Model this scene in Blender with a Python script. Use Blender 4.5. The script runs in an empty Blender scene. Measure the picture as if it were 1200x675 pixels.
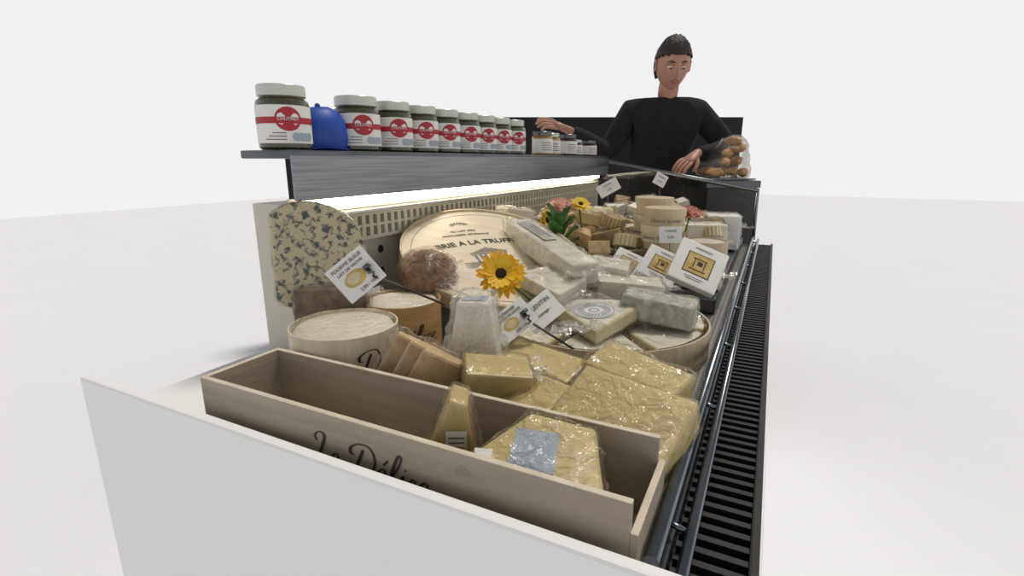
import bpy, bmesh, math, random
from mathutils import Vector, Matrix, noise
rnd = random.Random(11)
D = bpy.data
scene = bpy.context.scene
try:
    scene.view_settings.view_transform = 'Standard'
    scene.view_settings.look = 'None'
except Exception:
    pass
try:
    scene.cycles.transparent_max_bounces = 40
except Exception:
    pass

# ------------------------------------------------------------ camera calibration
PITCH = math.radians(14.04)
YAW = math.radians(26.6)
CAM = Vector((0, 0, 1.17))
H = Vector((-math.sin(YAW), math.cos(YAW), 0))
R = Vector((math.cos(YAW), math.sin(YAW), 0))
F = H * math.cos(PITCH) + Vector((0, 0, -math.sin(PITCH)))
U = R.cross(F)
cd = D.cameras.new('camera')
cam = D.objects.new('camera', cd)
scene.collection.objects.link(cam)
cam.matrix_world = Matrix(((R.x, U.x, -F.x, CAM.x), (R.y, U.y, -F.y, CAM.y), (R.z, U.z, -F.z, CAM.z), (0, 0, 0, 1)))
cd.sensor_width = 36
cd.lens = 18.0
cd.clip_start = 0.02
scene.camera = cam

def hd(lat, fwd, z):
    """world point from distances measured along the aisle direction"""
    v = H * fwd + R * lat
    return Vector((v.x, v.y, z))

# ------------------------------------------------------------ materials
def nodes(name):
    m = D.materials.new(name)
    m.use_nodes = True
    nt = m.node_tree
    return m, nt, nt.nodes['Principled BSDF']

def M(name, c1, c2=None, rough=.5, scale=20, bump=0.0, bscale=None, metal=0.0, detail=4, sss=0.0, stretch=None, spec=None, coat=0):
    m, nt, b = nodes(name)
    b.inputs['Roughness'].default_value = rough
    b.inputs['Metallic'].default_value = metal
    if spec is not None:
        b.inputs['Specular IOR Level'].default_value = spec
    if coat:
        b.inputs['Coat Weight'].default_value = coat
    tc = nt.nodes.new('ShaderNodeTexCoord')
    mp = nt.nodes.new('ShaderNodeMapping')
    nt.links.new(tc.outputs['Object'], mp.inputs[0])
    if stretch:
        mp.inputs['Scale'].default_value = stretch
    n = nt.nodes.new('ShaderNodeTexNoise')
    n.inputs['Scale'].default_value = scale
    n.inputs['Detail'].default_value = detail
    nt.links.new(mp.outputs[0], n.inputs['Vector'])
    cr = nt.nodes.new('ShaderNodeValToRGB')
    c2 = c2 or tuple(x * .85 for x in c1)
    cr.color_ramp.elements[0].position = .35
    cr.color_ramp.elements[1].position = .65
    cr.color_ramp.elements[0].color = (*c2, 1)
    cr.color_ramp.elements[1].color = (*c1, 1)
    nt.links.new(n.outputs['Fac'], cr.inputs[0])
    nt.links.new(cr.outputs[0], b.inputs['Base Color'])
    if sss:
        b.inputs['Subsurface Weight'].default_value = sss
        b.inputs['Subsurface Scale'].default_value = .01
    if bump:
        n2 = nt.nodes.new('ShaderNodeTexNoise')
        n2.inputs['Scale'].default_value = bscale or scale * 3
        n2.inputs['Detail'].default_value = 6
        nt.links.new(mp.outputs[0], n2.inputs['Vector'])
        bp = nt.nodes.new('ShaderNodeBump')
        bp.inputs['Strength'].default_value = bump
        bp.inputs['Distance'].default_value = .004
        nt.links.new(n2.outputs['Fac'], bp.inputs['Height'])
        nt.links.new(bp.outputs[0], b.inputs['Normal'])
    return m

def film_mat(name, base=.10, scale=38, rough=.13, bump=.6, milk=.04):
    """thin clear plastic: mostly transparent, glossy, slightly milky where creased"""
    m = D.materials.new(name)
    m.use_nodes = True
    nt = m.node_tree
    nt.nodes.clear()
    out = nt.nodes.new('ShaderNodeOutputMaterial')
    mix = nt.nodes.new('ShaderNodeMixShader')
    mix2 = nt.nodes.new('ShaderNodeMixShader')
    tr = nt.nodes.new('ShaderNodeBsdfTransparent')
    tr.inputs[0].default_value = (.985, .985, .98, 1)
    df = nt.nodes.new('ShaderNodeBsdfDiffuse')
    df.inputs[0].default_value = (.85, .84, .80, 1)
    gl = nt.nodes.new('ShaderNodeBsdfGlossy')
    gl.inputs['Roughness'].default_value = rough
    gl.inputs['Color'].default_value = (1, .99, .96, 1)
    tc = nt.nodes.new('ShaderNodeTexCoord')
    n = nt.nodes.new('ShaderNodeTexNoise')
    n.inputs['Scale'].default_value = scale
    n.inputs['Detail'].default_value = 4
    n.inputs['Distortion'].default_value = 1.8
    nt.links.new(tc.outputs['Object'], n.inputs['Vector'])
    cr = nt.nodes.new('ShaderNodeValToRGB')
    cr.color_ramp.elements[0].position = .46
    cr.color_ramp.elements[0].color = (0, 0, 0, 1)
    cr.color_ramp.elements[1].position = .54
    cr.color_ramp.elements[1].color = (0, 0, 0, 1)
    e = cr.color_ramp.elements.new(.50)
    e.color = (1, 1, 1, 1)
    nt.links.new(n.outputs['Fac'], cr.inputs[0])
    bp = nt.nodes.new('ShaderNodeBump')
    bp.inputs['Strength'].default_value = bump
    bp.inputs['Distance'].default_value = .010
    nt.links.new(n.outputs['Fac'], bp.inputs['Height'])
    nt.links.new(bp.outputs[0], gl.inputs['Normal'])
    lw = nt.nodes.new('ShaderNodeLayerWeight')
    lw.inputs['Blend'].default_value = .25
    nt.links.new(bp.outputs[0], lw.inputs['Normal'])
    mm = nt.nodes.new('ShaderNodeMath')
    mm.operation = 'MULTIPLY_ADD'
    mm.inputs[1].default_value = .55
    mm.inputs[2].default_value = base
    mm.use_clamp = True
    nt.links.new(lw.outputs['Fresnel'], mm.inputs[0])
    mk = nt.nodes.new('ShaderNodeMath')
    mk.operation = 'MULTIPLY_ADD'
    mk.inputs[1].default_value = milk * 4
    mk.inputs[2].default_value = milk
    nt.links.new(cr.outputs[0], mk.inputs[0])
    nt.links.new(mk.outputs[0], mix2.inputs[0])
    nt.links.new(tr.outputs[0], mix2.inputs[1])
    nt.links.new(df.outputs[0], mix2.inputs[2])
    nt.links.new(mm.outputs[0], mix.inputs[0])
    nt.links.new(mix2.outputs[0], mix.inputs[1])
    nt.links.new(gl.outputs[0], mix.inputs[2])
    nt.links.new(mix.outputs[0], out.inputs[0])
    return m

def blue_vein_mat():
    m, nt, b = nodes('blue_veined_paste')
    tc = nt.nodes.new('ShaderNodeTexCoord')
    n = nt.nodes.new('ShaderNodeTexNoise')
    n.inputs['Scale'].default_value = 85
    n.inputs['Detail'].default_value = 4
    n.inputs['Roughness'].default_value = .6
    n.inputs['Distortion'].default_value = .3
    nt.links.new(tc.outputs['Object'], n.inputs['Vector'])
    cr = nt.nodes.new('ShaderNodeValToRGB')
    cr.color_ramp.elements[0].position = .38
    cr.color_ramp.elements[0].color = (.025, .035, .035, 1)
    cr.color_ramp.elements[1].position = .50
    cr.color_ramp.elements[1].color = (.58, .50, .32, 1)
    e = cr.color_ramp.elements.new(.44)
    e.color = (.18, .18, .14, 1)
    nt.links.new(n.outputs['Fac'], cr.inputs[0])
    nt.links.new(cr.outputs[0], b.inputs['Base Color'])
    bp = nt.nodes.new('ShaderNodeBump')
    bp.inputs['Strength'].default_value = .5
    bp.inputs['Distance'].default_value = .004
    nt.links.new(n.outputs['Fac'], bp.inputs['Height'])
    nt.links.new(bp.outputs[0], b.inputs['Normal'])
    b.inputs['Roughness'].default_value = .45
    return m

def emis(name, col, s):
    m, nt, b = nodes(name)
    b.inputs['Emission Color'].default_value = (*col, 1)
    b.inputs['Emission Strength'].default_value = s
    b.inputs['Base Color'].default_value = (*col, 1)
    return m

def holes_mat():
    m, nt, b = nodes('perforated_tray_metal')
    tc = nt.nodes.new('ShaderNodeTexCoord')
    v = nt.nodes.new('ShaderNodeTexVoronoi')
    v.inputs['Scale'].default_value = 120
    v.inputs['Randomness'].default_value = 0
    nt.links.new(tc.outputs['Object'], v.inputs['Vector'])
    cr = nt.nodes.new('ShaderNodeValToRGB')
    cr.color_ramp.elements[0].position = .32
    cr.color_ramp.elements[0].color = (.03, .03, .03, 1)
    cr.color_ramp.elements[1].position = .38
    cr.color_ramp.elements[1].color = (.33, .32, .30, 1)
    nt.links.new(v.outputs['Distance'], cr.inputs[0])
    nt.links.new(cr.outputs[0], b.inputs['Base Color'])
    b.inputs['Roughness'].default_value = .4
    b.inputs['Metallic'].default_value = .4
    return m

FILM = film_mat('cling_film', .015, 42, .12, .55, .015)
FILM2 = film_mat('loose_plastic_wrap', .03, 60, .18, .6, .07)
GLASS = film_mat('glass_panel', .0, .01, .03, 0, 0)
WOOD = M('poplar_wood', (.60, .49, .33), (.50, .40, .26), .55, 18, .12, stretch=(1, 6, 1))
WOODW = M('pale_poplar_wood', (.72, .64, .50), (.62, .54, .41), .5, 18, .1, stretch=(1, 6, 1))
WOODB = M('poplar_board', (.36, .31, .24), (.30, .255, .195), .6, 8, .15, stretch=(1, 1, 12))
WOODE = M('poplar_board_edge', (.70, .62, .49), (.58, .50, .39), .6, 30)
WOODO = M('amber_poplar', (.58, .36, .17), (.46, .27, .11), .5, 15, .1, stretch=(1, 1, 5))
LIDW = M('brie_box_lid_wood', (.72, .63, .48), (.65, .56, .41), .55, 10, .08, stretch=(1, 8, 1))
STEEL = M('brushed_steel', (.27, .28, .29), (.18, .19, .20), .30, 6, .03, metal=1, stretch=(30, 1, 60))
STEELB = M('bright_steel', (.6, .6, .58), (.5, .5, .48), .25, 6, .03, metal=1, stretch=(30, 1, 60))
STEELD = M('dark_steel', (.13, .14, .15), (.09, .1, .11), .3, 12, metal=.9)
BLACK = M('black_plastic', (.012, .012, .014), (.008, .008, .009), .5, 12)
ENAMEL = M('white_enamel', (.88, .88, .88), (.87, .87, .87), .6, 3)
INNER = M('liner_white', (.58, .55, .47), (.52, .49, .42), .4, 3)
VENT = M('vent_white', (.66, .62, .50), (.58, .55, .44), .4, 3)
BRIE = M('bloomy_rind', (.70, .67, .58), (.57, .53, .44), .7, 30, .3, 90)
BRIEP = M('brie_paste', (.64, .56, .35), (.56, .47, .27), .45, 25, .15)
COMTE = M('comte_paste', (.55, .43, .17), (.48, .37, .14), .42, 14, .10, 60)
COMTE2 = M('gruyere_paste', (.61, .49, .21), (.55, .43, .18), .42, 14, .10, 60)
RIND = M('brown_rind', (.20, .13, .07), (.11, .07, .035), .8, 60, .6)
TAN = M('tan_rind', (.40, .27, .14), (.28, .18, .09), .7, 50, .4)
GREYR = M('ash_rind', (.54, .53, .45), (.30, .30, .25), .8, 70, .6)
WHITEC = M('fresh_white_cheese', (.76, .72, .62), (.68, .63, .52), .5, 16, .2)
ORANGEC = M('orange_cheese', (.60, .33, .10), (.5, .26, .07), .5, 20, .2)
PEACH = M('cracker_tan', (.58, .42, .23), (.46, .31, .15), .6, 60, .4)
PAPER = M('white_paper', (.78, .77, .74), (.74, .73, .70), .6, 10)
PAPERB = M('bluish_label', (.36, .41, .47), (.28, .33, .39), .5, 20)
INK = M('dark_ink', (.03, .022, .018), (.02, .015, .012), .6, 10)
INKG = M('grey_ink', (.20, .19, .17), (.13, .12, .11), .6, 10)
GOLD = M('printed_ochre', (.62, .46, .16), (.46, .31, .08), .6, 60)
GREYINK = M('pale_print', (.50, .50, .46), (.42, .42, .39), .6, 20)
RED = M('label_red', (.42, .015, .03), (.36, .012, .025), .5, 10)
BLUE = M('blue_fabric', (.010, .07, .46), (.007, .045, .30), .5, 12, .2)
OLIVE = M('olive_jar_contents', (.055, .055, .02), (.025, .022, .01), .12, 30, coat=.6)
DARKJ = M('dark_jam', (.05, .012, .01), (.03, .008, .008), .12, 30, coat=.6)
HONEY = M('honey', (.35, .20, .05), (.3, .15, .03), .15, 20, coat=.6)
LIDM = M('jar_lid', (.55, .58, .52), (.5, .52, .47), .35, 10, metal=.3)
YEL = M('yellow_petal', (.92, .55, .015), (.84, .42, .01), .55, 40)
YELT = M('lemon_petal', (.85, .62, .05), (.8, .5, .03), .55, 40)
BRN = M('flower_disc', (.035, .015, .008), (.015, .008, .005), .9, 200, .8)
GREEN = M('leaf_green', (.05, .17, .03), (.025, .09, .015), .45, 30, .2)
PINK = M('pink_petal', (.80, .42, .36), (.72, .33, .28), .6, 25)
SALMON = M('salmon_petal', (.86, .60, .50), (.82, .50, .42), .6, 25)
CLOTH = M('black_cloth', (.010, .010, .013), (.006, .006, .008), .9, 40, .3)
SKIN = M('skin', (.46, .25, .18), (.40, .20, .14), .5, 20, sss=.05)
HAIR = M('dark_hair', (.03, .018, .012), (.015, .01, .008), .6, 60, .6, stretch=(1, 1, .2))
EYEW = M('eye_white', (.7, .7, .68), (.68, .68, .66), .3, 10)
LIPS = M('lips', (.38, .13, .11), (.33, .1, .09), .5, 20)
BREAD = M('pastry_crust', (.60, .36, .15), (.42, .21, .08), .6, 30, .4)
WALLD = M('dark_partition_paint', (.010, .010, .012), (.006, .006, .008), .8, 4)
FLOORM = M('pale_floor', (.87, .88, .905), (.86, .87, .895), .9, 2, spec=.1)
HONEYC = M('honeycomb_crust', (.26, .125, .045), (.13, .06, .02), .6, 70, .8)

# ------------------------------------------------------------ mesh helpers
def grp(name, loc=(0, 0, 0), yaw=0.0, tilt=None, mat=None):
    e = D.objects.new(name, None)
    e.empty_display_size = .02
    scene.collection.objects.link(e)
    if mat is not None:
        e.matrix_world = mat
    else:
        m = Matrix.Translation(Vector(loc)) @ Matrix.Rotation(yaw, 4, 'Z')
        if tilt:
            m = m @ Matrix.Rotation(tilt[0], 4, 'X') @ Matrix.Rotation(tilt[1], 4, 'Y')
        e.matrix_world = m
    return e

def obj(name, bm, mats, parent=None, smooth=False, mat4=None):
    me = D.meshes.new(name)
    bmesh.ops.recalc_face_normals(bm, faces=bm.faces)
    bm.to_mesh(me)
    bm.free()
    for m in (mats if isinstance(mats, (list, tuple)) else [mats]):
        me.materials.append(m)
    if smooth:
        for p in me.polygons:
            p.use_smooth = True
    o = D.objects.new(name, me)
    scene.collection.objects.link(o)
    if mat4 is not None:
        o.matrix_basis = mat4
    if parent:
        o.parent = parent
    return o

def box_bm(bm, x0, x1, y0, y1, z0, z1, bevel=0.0, mi=0):
    r = bmesh.ops.create_cube(bm, size=1)
    vs = r['verts']
    for v in vs:
        v.co = Vector(((x0 + x1) / 2 + v.co.x * (x1 - x0), (y0 + y1) / 2 + v.co.y * (y1 - y0), (z0 + z1) / 2 + v.co.z * (z1 - z0)))
    fs = list({f for v in vs for f in v.link_faces})
    for f in fs:
        f.material_index = mi
    if bevel:
        es = list({e for v in vs for e in v.link_edges})
        rr = bmesh.ops.bevel(bm, geom=es, offset=bevel, segments=2, affect='EDGES', profile=.6)
        for f in rr['faces']:
            f.material_index = mi

def box(name, x0, x1, y0, y1, z0, z1, mat, parent=None, bevel=.0, mat4=None):
    bm = bmesh.new()
    box_bm(bm, x0, x1, y0, y1, z0, z1, bevel)
    return obj(name, bm, mat, parent, mat4=mat4)

def lathe_bm(bm, prof, n=48, a0=0, a1=2 * math.pi, mi=0, c=(0, 0)):
    full = abs(a1 - a0 - 2 * math.pi) < 1e-4
    cols = n if full else n + 1
    rings = []
    for (r, z) in prof:
        rings.append([bm.verts.new((c[0] + r * math.cos(a0 + (a1 - a0) * i / n), c[1] + r * math.sin(a0 + (a1 - a0) * i / n), z)) for i in range(cols)])
    for k in range(len(rings) - 1):
        mm = mi[k] if isinstance(mi, (list, tuple)) else mi
        for i in range(n):
            j = (i + 1) % cols
            a, b, c2, d = rings[k][i], rings[k][j], rings[k + 1][j], rings[k + 1][i]
            try:
                f = bm.faces.new((a, b, c2, d))
                f.material_index = mm
            except Exception:
                pass

def lathe(name, prof, mats, parent=None, n=48, mi=0, mat4=None, smooth=False):
    bm = bmesh.new()
    lathe_bm(bm, prof, n, mi=mi)
    bmesh.ops.remove_doubles(bm, verts=bm.verts, dist=1e-6)
    return obj(name, bm, mats, parent, mat4=mat4, smooth=smooth)

def tube_bm(bm, pts, r, n=8, mi=0):
    pts = [Vector(p) for p in pts]
    rings = []
    for i, p in enumerate(pts):
        t = (pts[min(i + 1, len(pts) - 1)] - pts[max(i - 1, 0)]).normalized()
        a = t.cross(Vector((0.13, .27, 1))).normalized() if abs(t.z) < .95 else t.cross(Vector((1, 0, 0))).normalized()
        b = t.cross(a)
        rr = r[i] if isinstance(r, (list, tuple)) else r
        rings.append([bm.verts.new(p + a * rr * math.cos(2 * math.pi * k / n) + b * rr * math.sin(2 * math.pi * k / n)) for k in range(n)])
    for i in range(len(rings) - 1):
        for k in range(n):
            f = bm.faces.new((rings[i][k], rings[i][(k + 1) % n], rings[i + 1][(k + 1) % n], rings[i + 1][k]))
            f.smooth = True
            f.material_index = mi
    for rg in (rings[0], rings[-1]):
        f = bm.faces.new(rg)
        f.material_index = mi

def tube(name, pts, r, mat, parent=None, n=10):
    bm = bmesh.new()
    tube_bm(bm, pts, r, n)
    return obj(name, bm, mat, parent)

def prism_bm(bm, pts, z0, z1, rind_sides=(), top=1, side=0, rind=1, bottom=None, bevel=.003, taper=1.0, M4=None, rough=.0012):
    lo = [bm.verts.new((x, y, z0)) for x, y in pts]
    cx = sum(p[0] for p in pts) / len(pts)
    cy = sum(p[1] for p in pts) / len(pts)
    hi = [bm.verts.new((cx + (x - cx) * taper, cy + (y - cy) * taper, z1)) for x, y in pts]
    fs = []
    f = bm.faces.new(hi); f.material_index = top; fs.append(f)
    f = bm.faces.new(lo[::-1]); f.material_index = top if bottom is None else bottom; fs.append(f)
    n = len(pts)
    for i in range(n):
        f = bm.faces.new((lo[i], lo[(i + 1) % n], hi[(i + 1) % n], hi[i]))
        f.material_index = rind if i in rind_sides else side
        fs.append(f)
    es = list({e for f in fs for e in f.edges})
    r = bmesh.ops.bevel(bm, geom=es, offset=bevel, segments=2, affect='EDGES', profile=.5, clamp_overlap=True)
    vs = list({v for f in fs if f.is_valid for v in f.verts} | {v for f in r['faces'] for v in f.verts})
    s = rnd.random() * 50
    for v in vs:
        v.co += noise.noise_vector(v.co * 30 + Vector((s, s, s))) * rough
        if M4 is not None:
            v.co = M4 @ v.co
    return vs

def sector(r, a0, a1, n=12, cut=0.0):
    c = [(0, 0)] if not cut else [(cut * math.cos(a1), cut * math.sin(a1)), (cut * math.cos(a0), cut * math.sin(a0))]
    return c + [(r * math.cos(a0 + (a1 - a0) * i / n), r * math.sin(a0 + (a1 - a0) * i / n)) for i in range(n + 1)]

def film_hull_bm(bmo, pts, grow=.003, amp=.004, L=.014, freq=45, mi=0):
    b = bmesh.new()
    for p in pts:
        b.verts.new(p)
    bmesh.ops.convex_hull(b, input=b.verts)
    bmesh.ops.delete(b, geom=[v for v in b.verts if not v.link_faces], context='VERTS')
    bmesh.ops.triangulate(b, faces=b.faces)
    bmesh.ops.dissolve_limit(b, angle_limit=.12, verts=b.verts, edges=b.edges)
    bmesh.ops.triangulate(b, faces=b.faces)
    for _ in range(8):
        es = [e for e in b.edges if e.calc_length() > L]
        if not es or len(b.verts) > 3000:
            break
        bmesh.ops.subdivide_edges(b, edges=es, cuts=1)
        bmesh.ops.triangulate(b, faces=b.faces)
    bmesh.ops.recalc_face_normals(b, faces=b.faces)
    b.normal_update()
    s = Vector((rnd.random() * 30, rnd.random() * 30, 0))
    idx = {}
    for v in b.verts:
        q = v.co * freq + s
        rd = 1 - abs(noise.noise(q * .8)) * 2.2
        nn = v.normal if v.normal.length > .1 else Vector((0, 0, 1))
        idx[v] = bmo.verts.new(v.co + nn * (grow + amp * max(0, rd) ** 2) + noise.noise_vector(q) * amp * .25)
    for f in b.faces:
        try:
            g = bmo.faces.new([idx[v] for v in f.verts])
            g.material_index = mi
            g.smooth = True
        except Exception:
            pass
    b.free()

def film_of(parent, objs, name='plastic_wrap', mat=None, **k):
    pts = []
    for o in objs:
        for v in o.data.vertices:
            pts.append(o.matrix_basis @ v.co)
    bm = bmesh.new()
    film_hull_bm(bm, pts, **k)
    return obj(name, bm, mat or FILM, parent)

def flap(parent, c, size, yaw, pitch=.3, mat=None, name='wrap_fold', amp=.008, n=18):
    """a loose gathered fold of plastic"""
    bm = bmesh.new()
    s = rnd.random() * 40
    g = []
    Mx = Matrix.Translation(Vector(c)) @ Matrix.Rotation(yaw, 4, 'Z') @ Matrix.Rotation(pitch, 4, 'X')
    for i in range(n + 1):
        row = []
        for j in range(n + 1):
            u, v = i / n - .5, j / n
            fan = .35 + .65 * v
            p = Vector((u * size[0] * fan, v * size[1], 0))
            p.z = amp * (.3 + v) * (abs(noise.noise(Vector((u * 7 + s, v * 1.2, s)))) * 2.4 - .4) + amp * .3 * noise.noise(Vector((u * 12, v * 6, s)))
            p.y += .25 * size[1] * noise.noise(Vector((u * 3, s, 0))) * v
            row.append(bm.verts.new(Mx @ p))
        g.append(row)
    for i in range(n):
        for j in range(n):
            f = bm.faces.new((g[i][j], g[i + 1][j], g[i + 1][j + 1], g[i][j + 1]))
            f.smooth = True
    return obj(name, bm, mat or FILM2, parent)

def finish_text(name, me, mat, parent, mat4, bend, arc):
    if bend:   # bend onto a vertical cylinder: (radius, facing angle, z)
        rad, ang, z = bend
        for v in me.vertices:
            a = ang + v.co.x / rad
            rr = rad + v.co.z
            v.co = Vector((rr * math.cos(a), rr * math.sin(a), z + v.co.y))
    if arc:    # text on an arc in its plane
        for v in me.vertices:
            a = v.co.x / arc
            v.co = Vector(((arc + v.co.y) * math.sin(a), (arc + v.co.y) * math.cos(a) - arc, v.co.z))
    me.materials.clear()
    me.materials.append(mat)
    o = D.objects.new(name, me)
    scene.collection.objects.link(o)
    if mat4 is not None:
        o.matrix_basis = mat4
    o.parent = parent
    return o

def text(name, txt, size, mat, parent, mat4=None, bend=None, arc=None, shear=0, extrude=.0003, bold=0.0, spacing=1.0):
    cu = D.curves.new('t', 'FONT')
    cu.body = txt
    cu.size = size
    cu.align_x = 'CENTER'
    cu.align_y = 'CENTER'
    cu.extrude = extrude
    cu.offset = bold
    cu.space_character = spacing
    cu.resolution_u = 4
    o = D.objects.new('t', cu)
    scene.collection.objects.link(o)
    bpy.context.view_layer.update()
    dg = bpy.context.evaluated_depsgraph_get()
    me = D.meshes.new_from_object(o.evaluated_get(dg))
    D.objects.remove(o)
    for v in me.vertices:
        v.co.x += shear * v.co.y
    return finish_text(name, me, mat, parent, mat4, bend, arc)

SCRIPT = {
    'L': ([[(.10, .72), (.0, .85), (.12, 1.0), (.34, .95), (.33, .65), (.18, .2), (.0, .0), (-.12, .06), (-.02, .16), (.25, .04), (.48, .0), (.62, .16)]], .66),
    'e': ([[(0, .18), (.2, .28), (.27, .42), (.16, .48), (.03, .3), (.05, .05), (.2, 0), (.38, .18)]], .38),
    'E': ([[(0, .18), (.2, .28), (.27, .42), (.16, .48), (.03, .3), (.05, .05), (.2, 0), (.38, .18)], [(.18, .60), (.30, .78)]], .38),
    'D': ([[(.36, .86), (.26, .5), (.14, .06), (.0, .0), (.02, .14), (.3, .0), (.68, .2), (.80, .6), (.58, .96), (.2, 1.0), (-.06, .84), (-.04, .66), (.08, .64)]], .90),
    'l': ([[(0, .18), (.22, .55), (.32, .92), (.22, 1.0), (.12, .6), (.08, .1), (.18, 0), (.32, .18)]], .32),
    'i': ([[(0, .18), (.14, .46), (.09, .1), (.16, 0), (.28, .18)], [(.16, .64), (.19, .67)]], .28),
    'c': ([[(.27, .38), (.17, .47), (.03, .25), (.06, .03), (.2, 0), (.36, .18)]], .36),
    's': ([[(0, .18), (.18, .5), (.22, .3), (.24, .08), (.1, .0), (.02, .06)], [(.22, .02), (.34, .16)]], .34),
    ' ': ([], .35),
}
def script_text(name, txt, size, mat, parent, mat4=None, bend=None, thick=1.0):
    """hand-lettered script built from pen strokes (thick down-strokes, thin up-strokes)"""
    bm = bmesh.new()
    x0 = 0
    strokes = []
    for ch in txt:
        st, adv = SCRIPT[ch]
        for s in st:
            strokes.append([Vector((x0 + p[0] + .22 * p[1], p[1], 0)) for p in s])
        x0 += adv
    for s in strokes:
        pts = []
        for i in range(len(s) - 1):
            p0 = s[max(i - 1, 0)]; p1 = s[i]; p2 = s[i + 1]; p3 = s[min(i + 2, len(s) - 1)]
            for k in range(6):
                t = k / 6
                pts.append(.5 * ((2 * p1) + (-p0 + p2) * t + (2 * p0 - 5 * p1 + 4 * p2 - p3) * t * t + (-p0 + 3 * p1 - 3 * p2 + p3) * t ** 3))
        pts.append(s[-1])
        prev = None
        for i, p in enumerate(pts):
            d = (pts[min(i + 1, len(pts) - 1)] - pts[max(i - 1, 0)])
            d = d.normalized() if d.length > 1e-6 else Vector((1, 0, 0))
            w = thick * (.018 + .036 * max(0, abs(d.y)) ** 2 * (1 if d.y < 0 else .45))
            q = Vector((-d.y, d.x, 0)) * w
            a = bm.verts.new((((p + q).x - x0 / 2) * size, ((p + q).y - .5) * size, .0004))
            b = bm.verts.new((((p - q).x - x0 / 2) * size, ((p - q).y - .5) * size, .0004))
            if prev:
                bm.faces.new((prev[0], a, b, prev[1]))
            prev = (a, b)
    me = D.meshes.new(name)
    bm.to_mesh(me); bm.free()
    return finish_text(name, me, mat, parent, mat4, bend, None)

def T(x, y, z, rz=0, rx=0, ry=0):
    return Matrix.Translation((x, y, z)) @ Matrix.Rotation(rz, 4, 'Z') @ Matrix.Rotation(ry, 4, 'Y') @ Matrix.Rotation(rx, 4, 'X')

def face_matrix(c, normal, up=(0, 0, 1), roll=0.0):
    n = Vector(normal).normalized()
    x = Vector(up).cross(n).normalized()
    y = n.cross(x)
    m = Matrix(((x.x, y.x, n.x, c[0]), (x.y, y.y, n.y, c[1]), (x.z, y.z, n.z, c[2]), (0, 0, 0, 1)))
    return m @ Matrix.Rotation(roll, 4, 'Z')

def curved_patch(bm, rad, ang, zc, shape, mi, n=20):
    c = bm.verts.new((rad * math.cos(ang), rad * math.sin(ang), zc))
    vs = []
    for s, z in shape:
        a = ang + s / rad
        vs.append(bm.verts.new((rad * math.cos(a), rad * math.sin(a), zc + z)))
    for i in range(len(vs)):
        f = bm.faces.new((c, vs[i], vs[(i + 1) % len(vs)]))
        f.material_index = mi

# ------------------------------------------------------------ room and display case
box('floor', -14, 14, -10, 20, -.05, 0, FLOORM)

BED = .84
case = grp('refrigerated_display_case')
box('case_body', -.78, .028, .312, 2.30, .10, BED - .012, ENAMEL, case, .006)
box('case_end_wall', -.78, .028, .300, .312, .10, .897, ENAMEL, case, .004)
box('case_corner_cover', -.78, -.598, .312, .560, BED - .014, BED + .002, ENAMEL, case, .003)
box('plinth', -.74, -.01, .35, 2.26, 0, .10, STEELD, case)
box('perforated_deck', -.70, -.062, .314, 2.26, BED - .012, BED, holes_mat(), case)
box('back_liner', -.77, -.70, .575, 2.26, BED - .012, 1.10, INNER, case)
bm = bmesh.new()
box_bm(bm, -.70, -.6985, .585, 2.2, 1.030, 1.068, mi=1)
box_bm(bm, -.70, -.684, .585, 2.2, 1.068, 1.074)
box_bm(bm, -.70, -.684, .585, 2.2, 1.022, 1.029)
y = .59
while y < 2.2:
    box_bm(bm, -.6995, -.685, y, y + .010, 1.028, 1.069)
    y += .021
box_bm(bm, -.6995, -.686, .585, 2.2, 1.046, 1.051)
obj('air_vent', bm, [VENT, BLACK], case)
bm = bmesh.new()
for yy in (.735, .80, .865, .93):
    for zz in (.95, .995):
        r = bmesh.ops.create_circle(bm, cap_ends=True, radius=.008, segments=16)
        for v in r['verts']:
            v.co = Vector((-.6985, yy + v.co.x, zz + v.co.y))
obj('liner_holes', bm, BLACK, case)
box('steel_ledge', -.772, -.655, .565, 2.24, 1.172, 1.185, STEELD, case, .003)
box('ledge_fascia', -.660, -.652, .565, 2.24, 1.108, 1.178, STEEL, case, .002)
box('ledge_lip', -.70, -.668, .585, 2.2, 1.076, 1.081, STEELB, case, .001)
LED = emis('led_tube_light', (1.0, .90, .72), 13)
tube('led_tube', [(-.678, .60, 1.101), (-.678, 2.18, 1.101)], .006, LED, case)
box('led_reflector', -.700, -.697, .585, 2.2, 1.083, 1.108, VENT, case)
bm = bmesh.new()
tube_bm(bm, [(-.052, .34, .872), (-.052, 2.25, .872)], .0065, 12)
tube_bm(bm, [(-.030, .34, .862), (-.030, 2.25, .862)], .005, 12)
for yy in [.4 + .25 * i for i in range(8)]:
    tube_bm(bm, [(-.052, yy, .872), (-.052, yy, BED - .01)], .004, 8)
    tube_bm(bm, [(-.052, yy, .868), (-.030, yy, .861)], .003, 8)
obj('front_rail', bm, [M('rail_steel', (.24, .26, .28), (.16, .18, .20), .25, 8, metal=1)], case)
box('front_glass_channel', -.062, -.044, .33, 2.26, BED - .012, BED + .012, STEELD, case, .002)
bm = bmesh.new()
box_bm(bm, -.044, .022, .33, 2.26, BED - .014, BED - .010, mi=1)
y = .335
while y < 2.25:
    box_bm(bm, -.042, .018, y, y + .007, BED - .010, BED + .004, mi=0)
    y += .017
box_bm(bm, .016, .024, .32, 2.26, BED - .014, BED + .008, .002, mi=0)
obj('air_return_grille', bm, [BLACK, BLACK], case)
bm = bmesh.new()
v = [bm.verts.new(p) for p in [(-.69, 2.255, .84), (-.05, 2.255, .84), (-.05, 2.255, 1.05), (-.69, 2.255, 1.165)]]
v2 = [bm.verts.new((q.co.x, 2.262, q.co.z)) for q in v]
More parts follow.
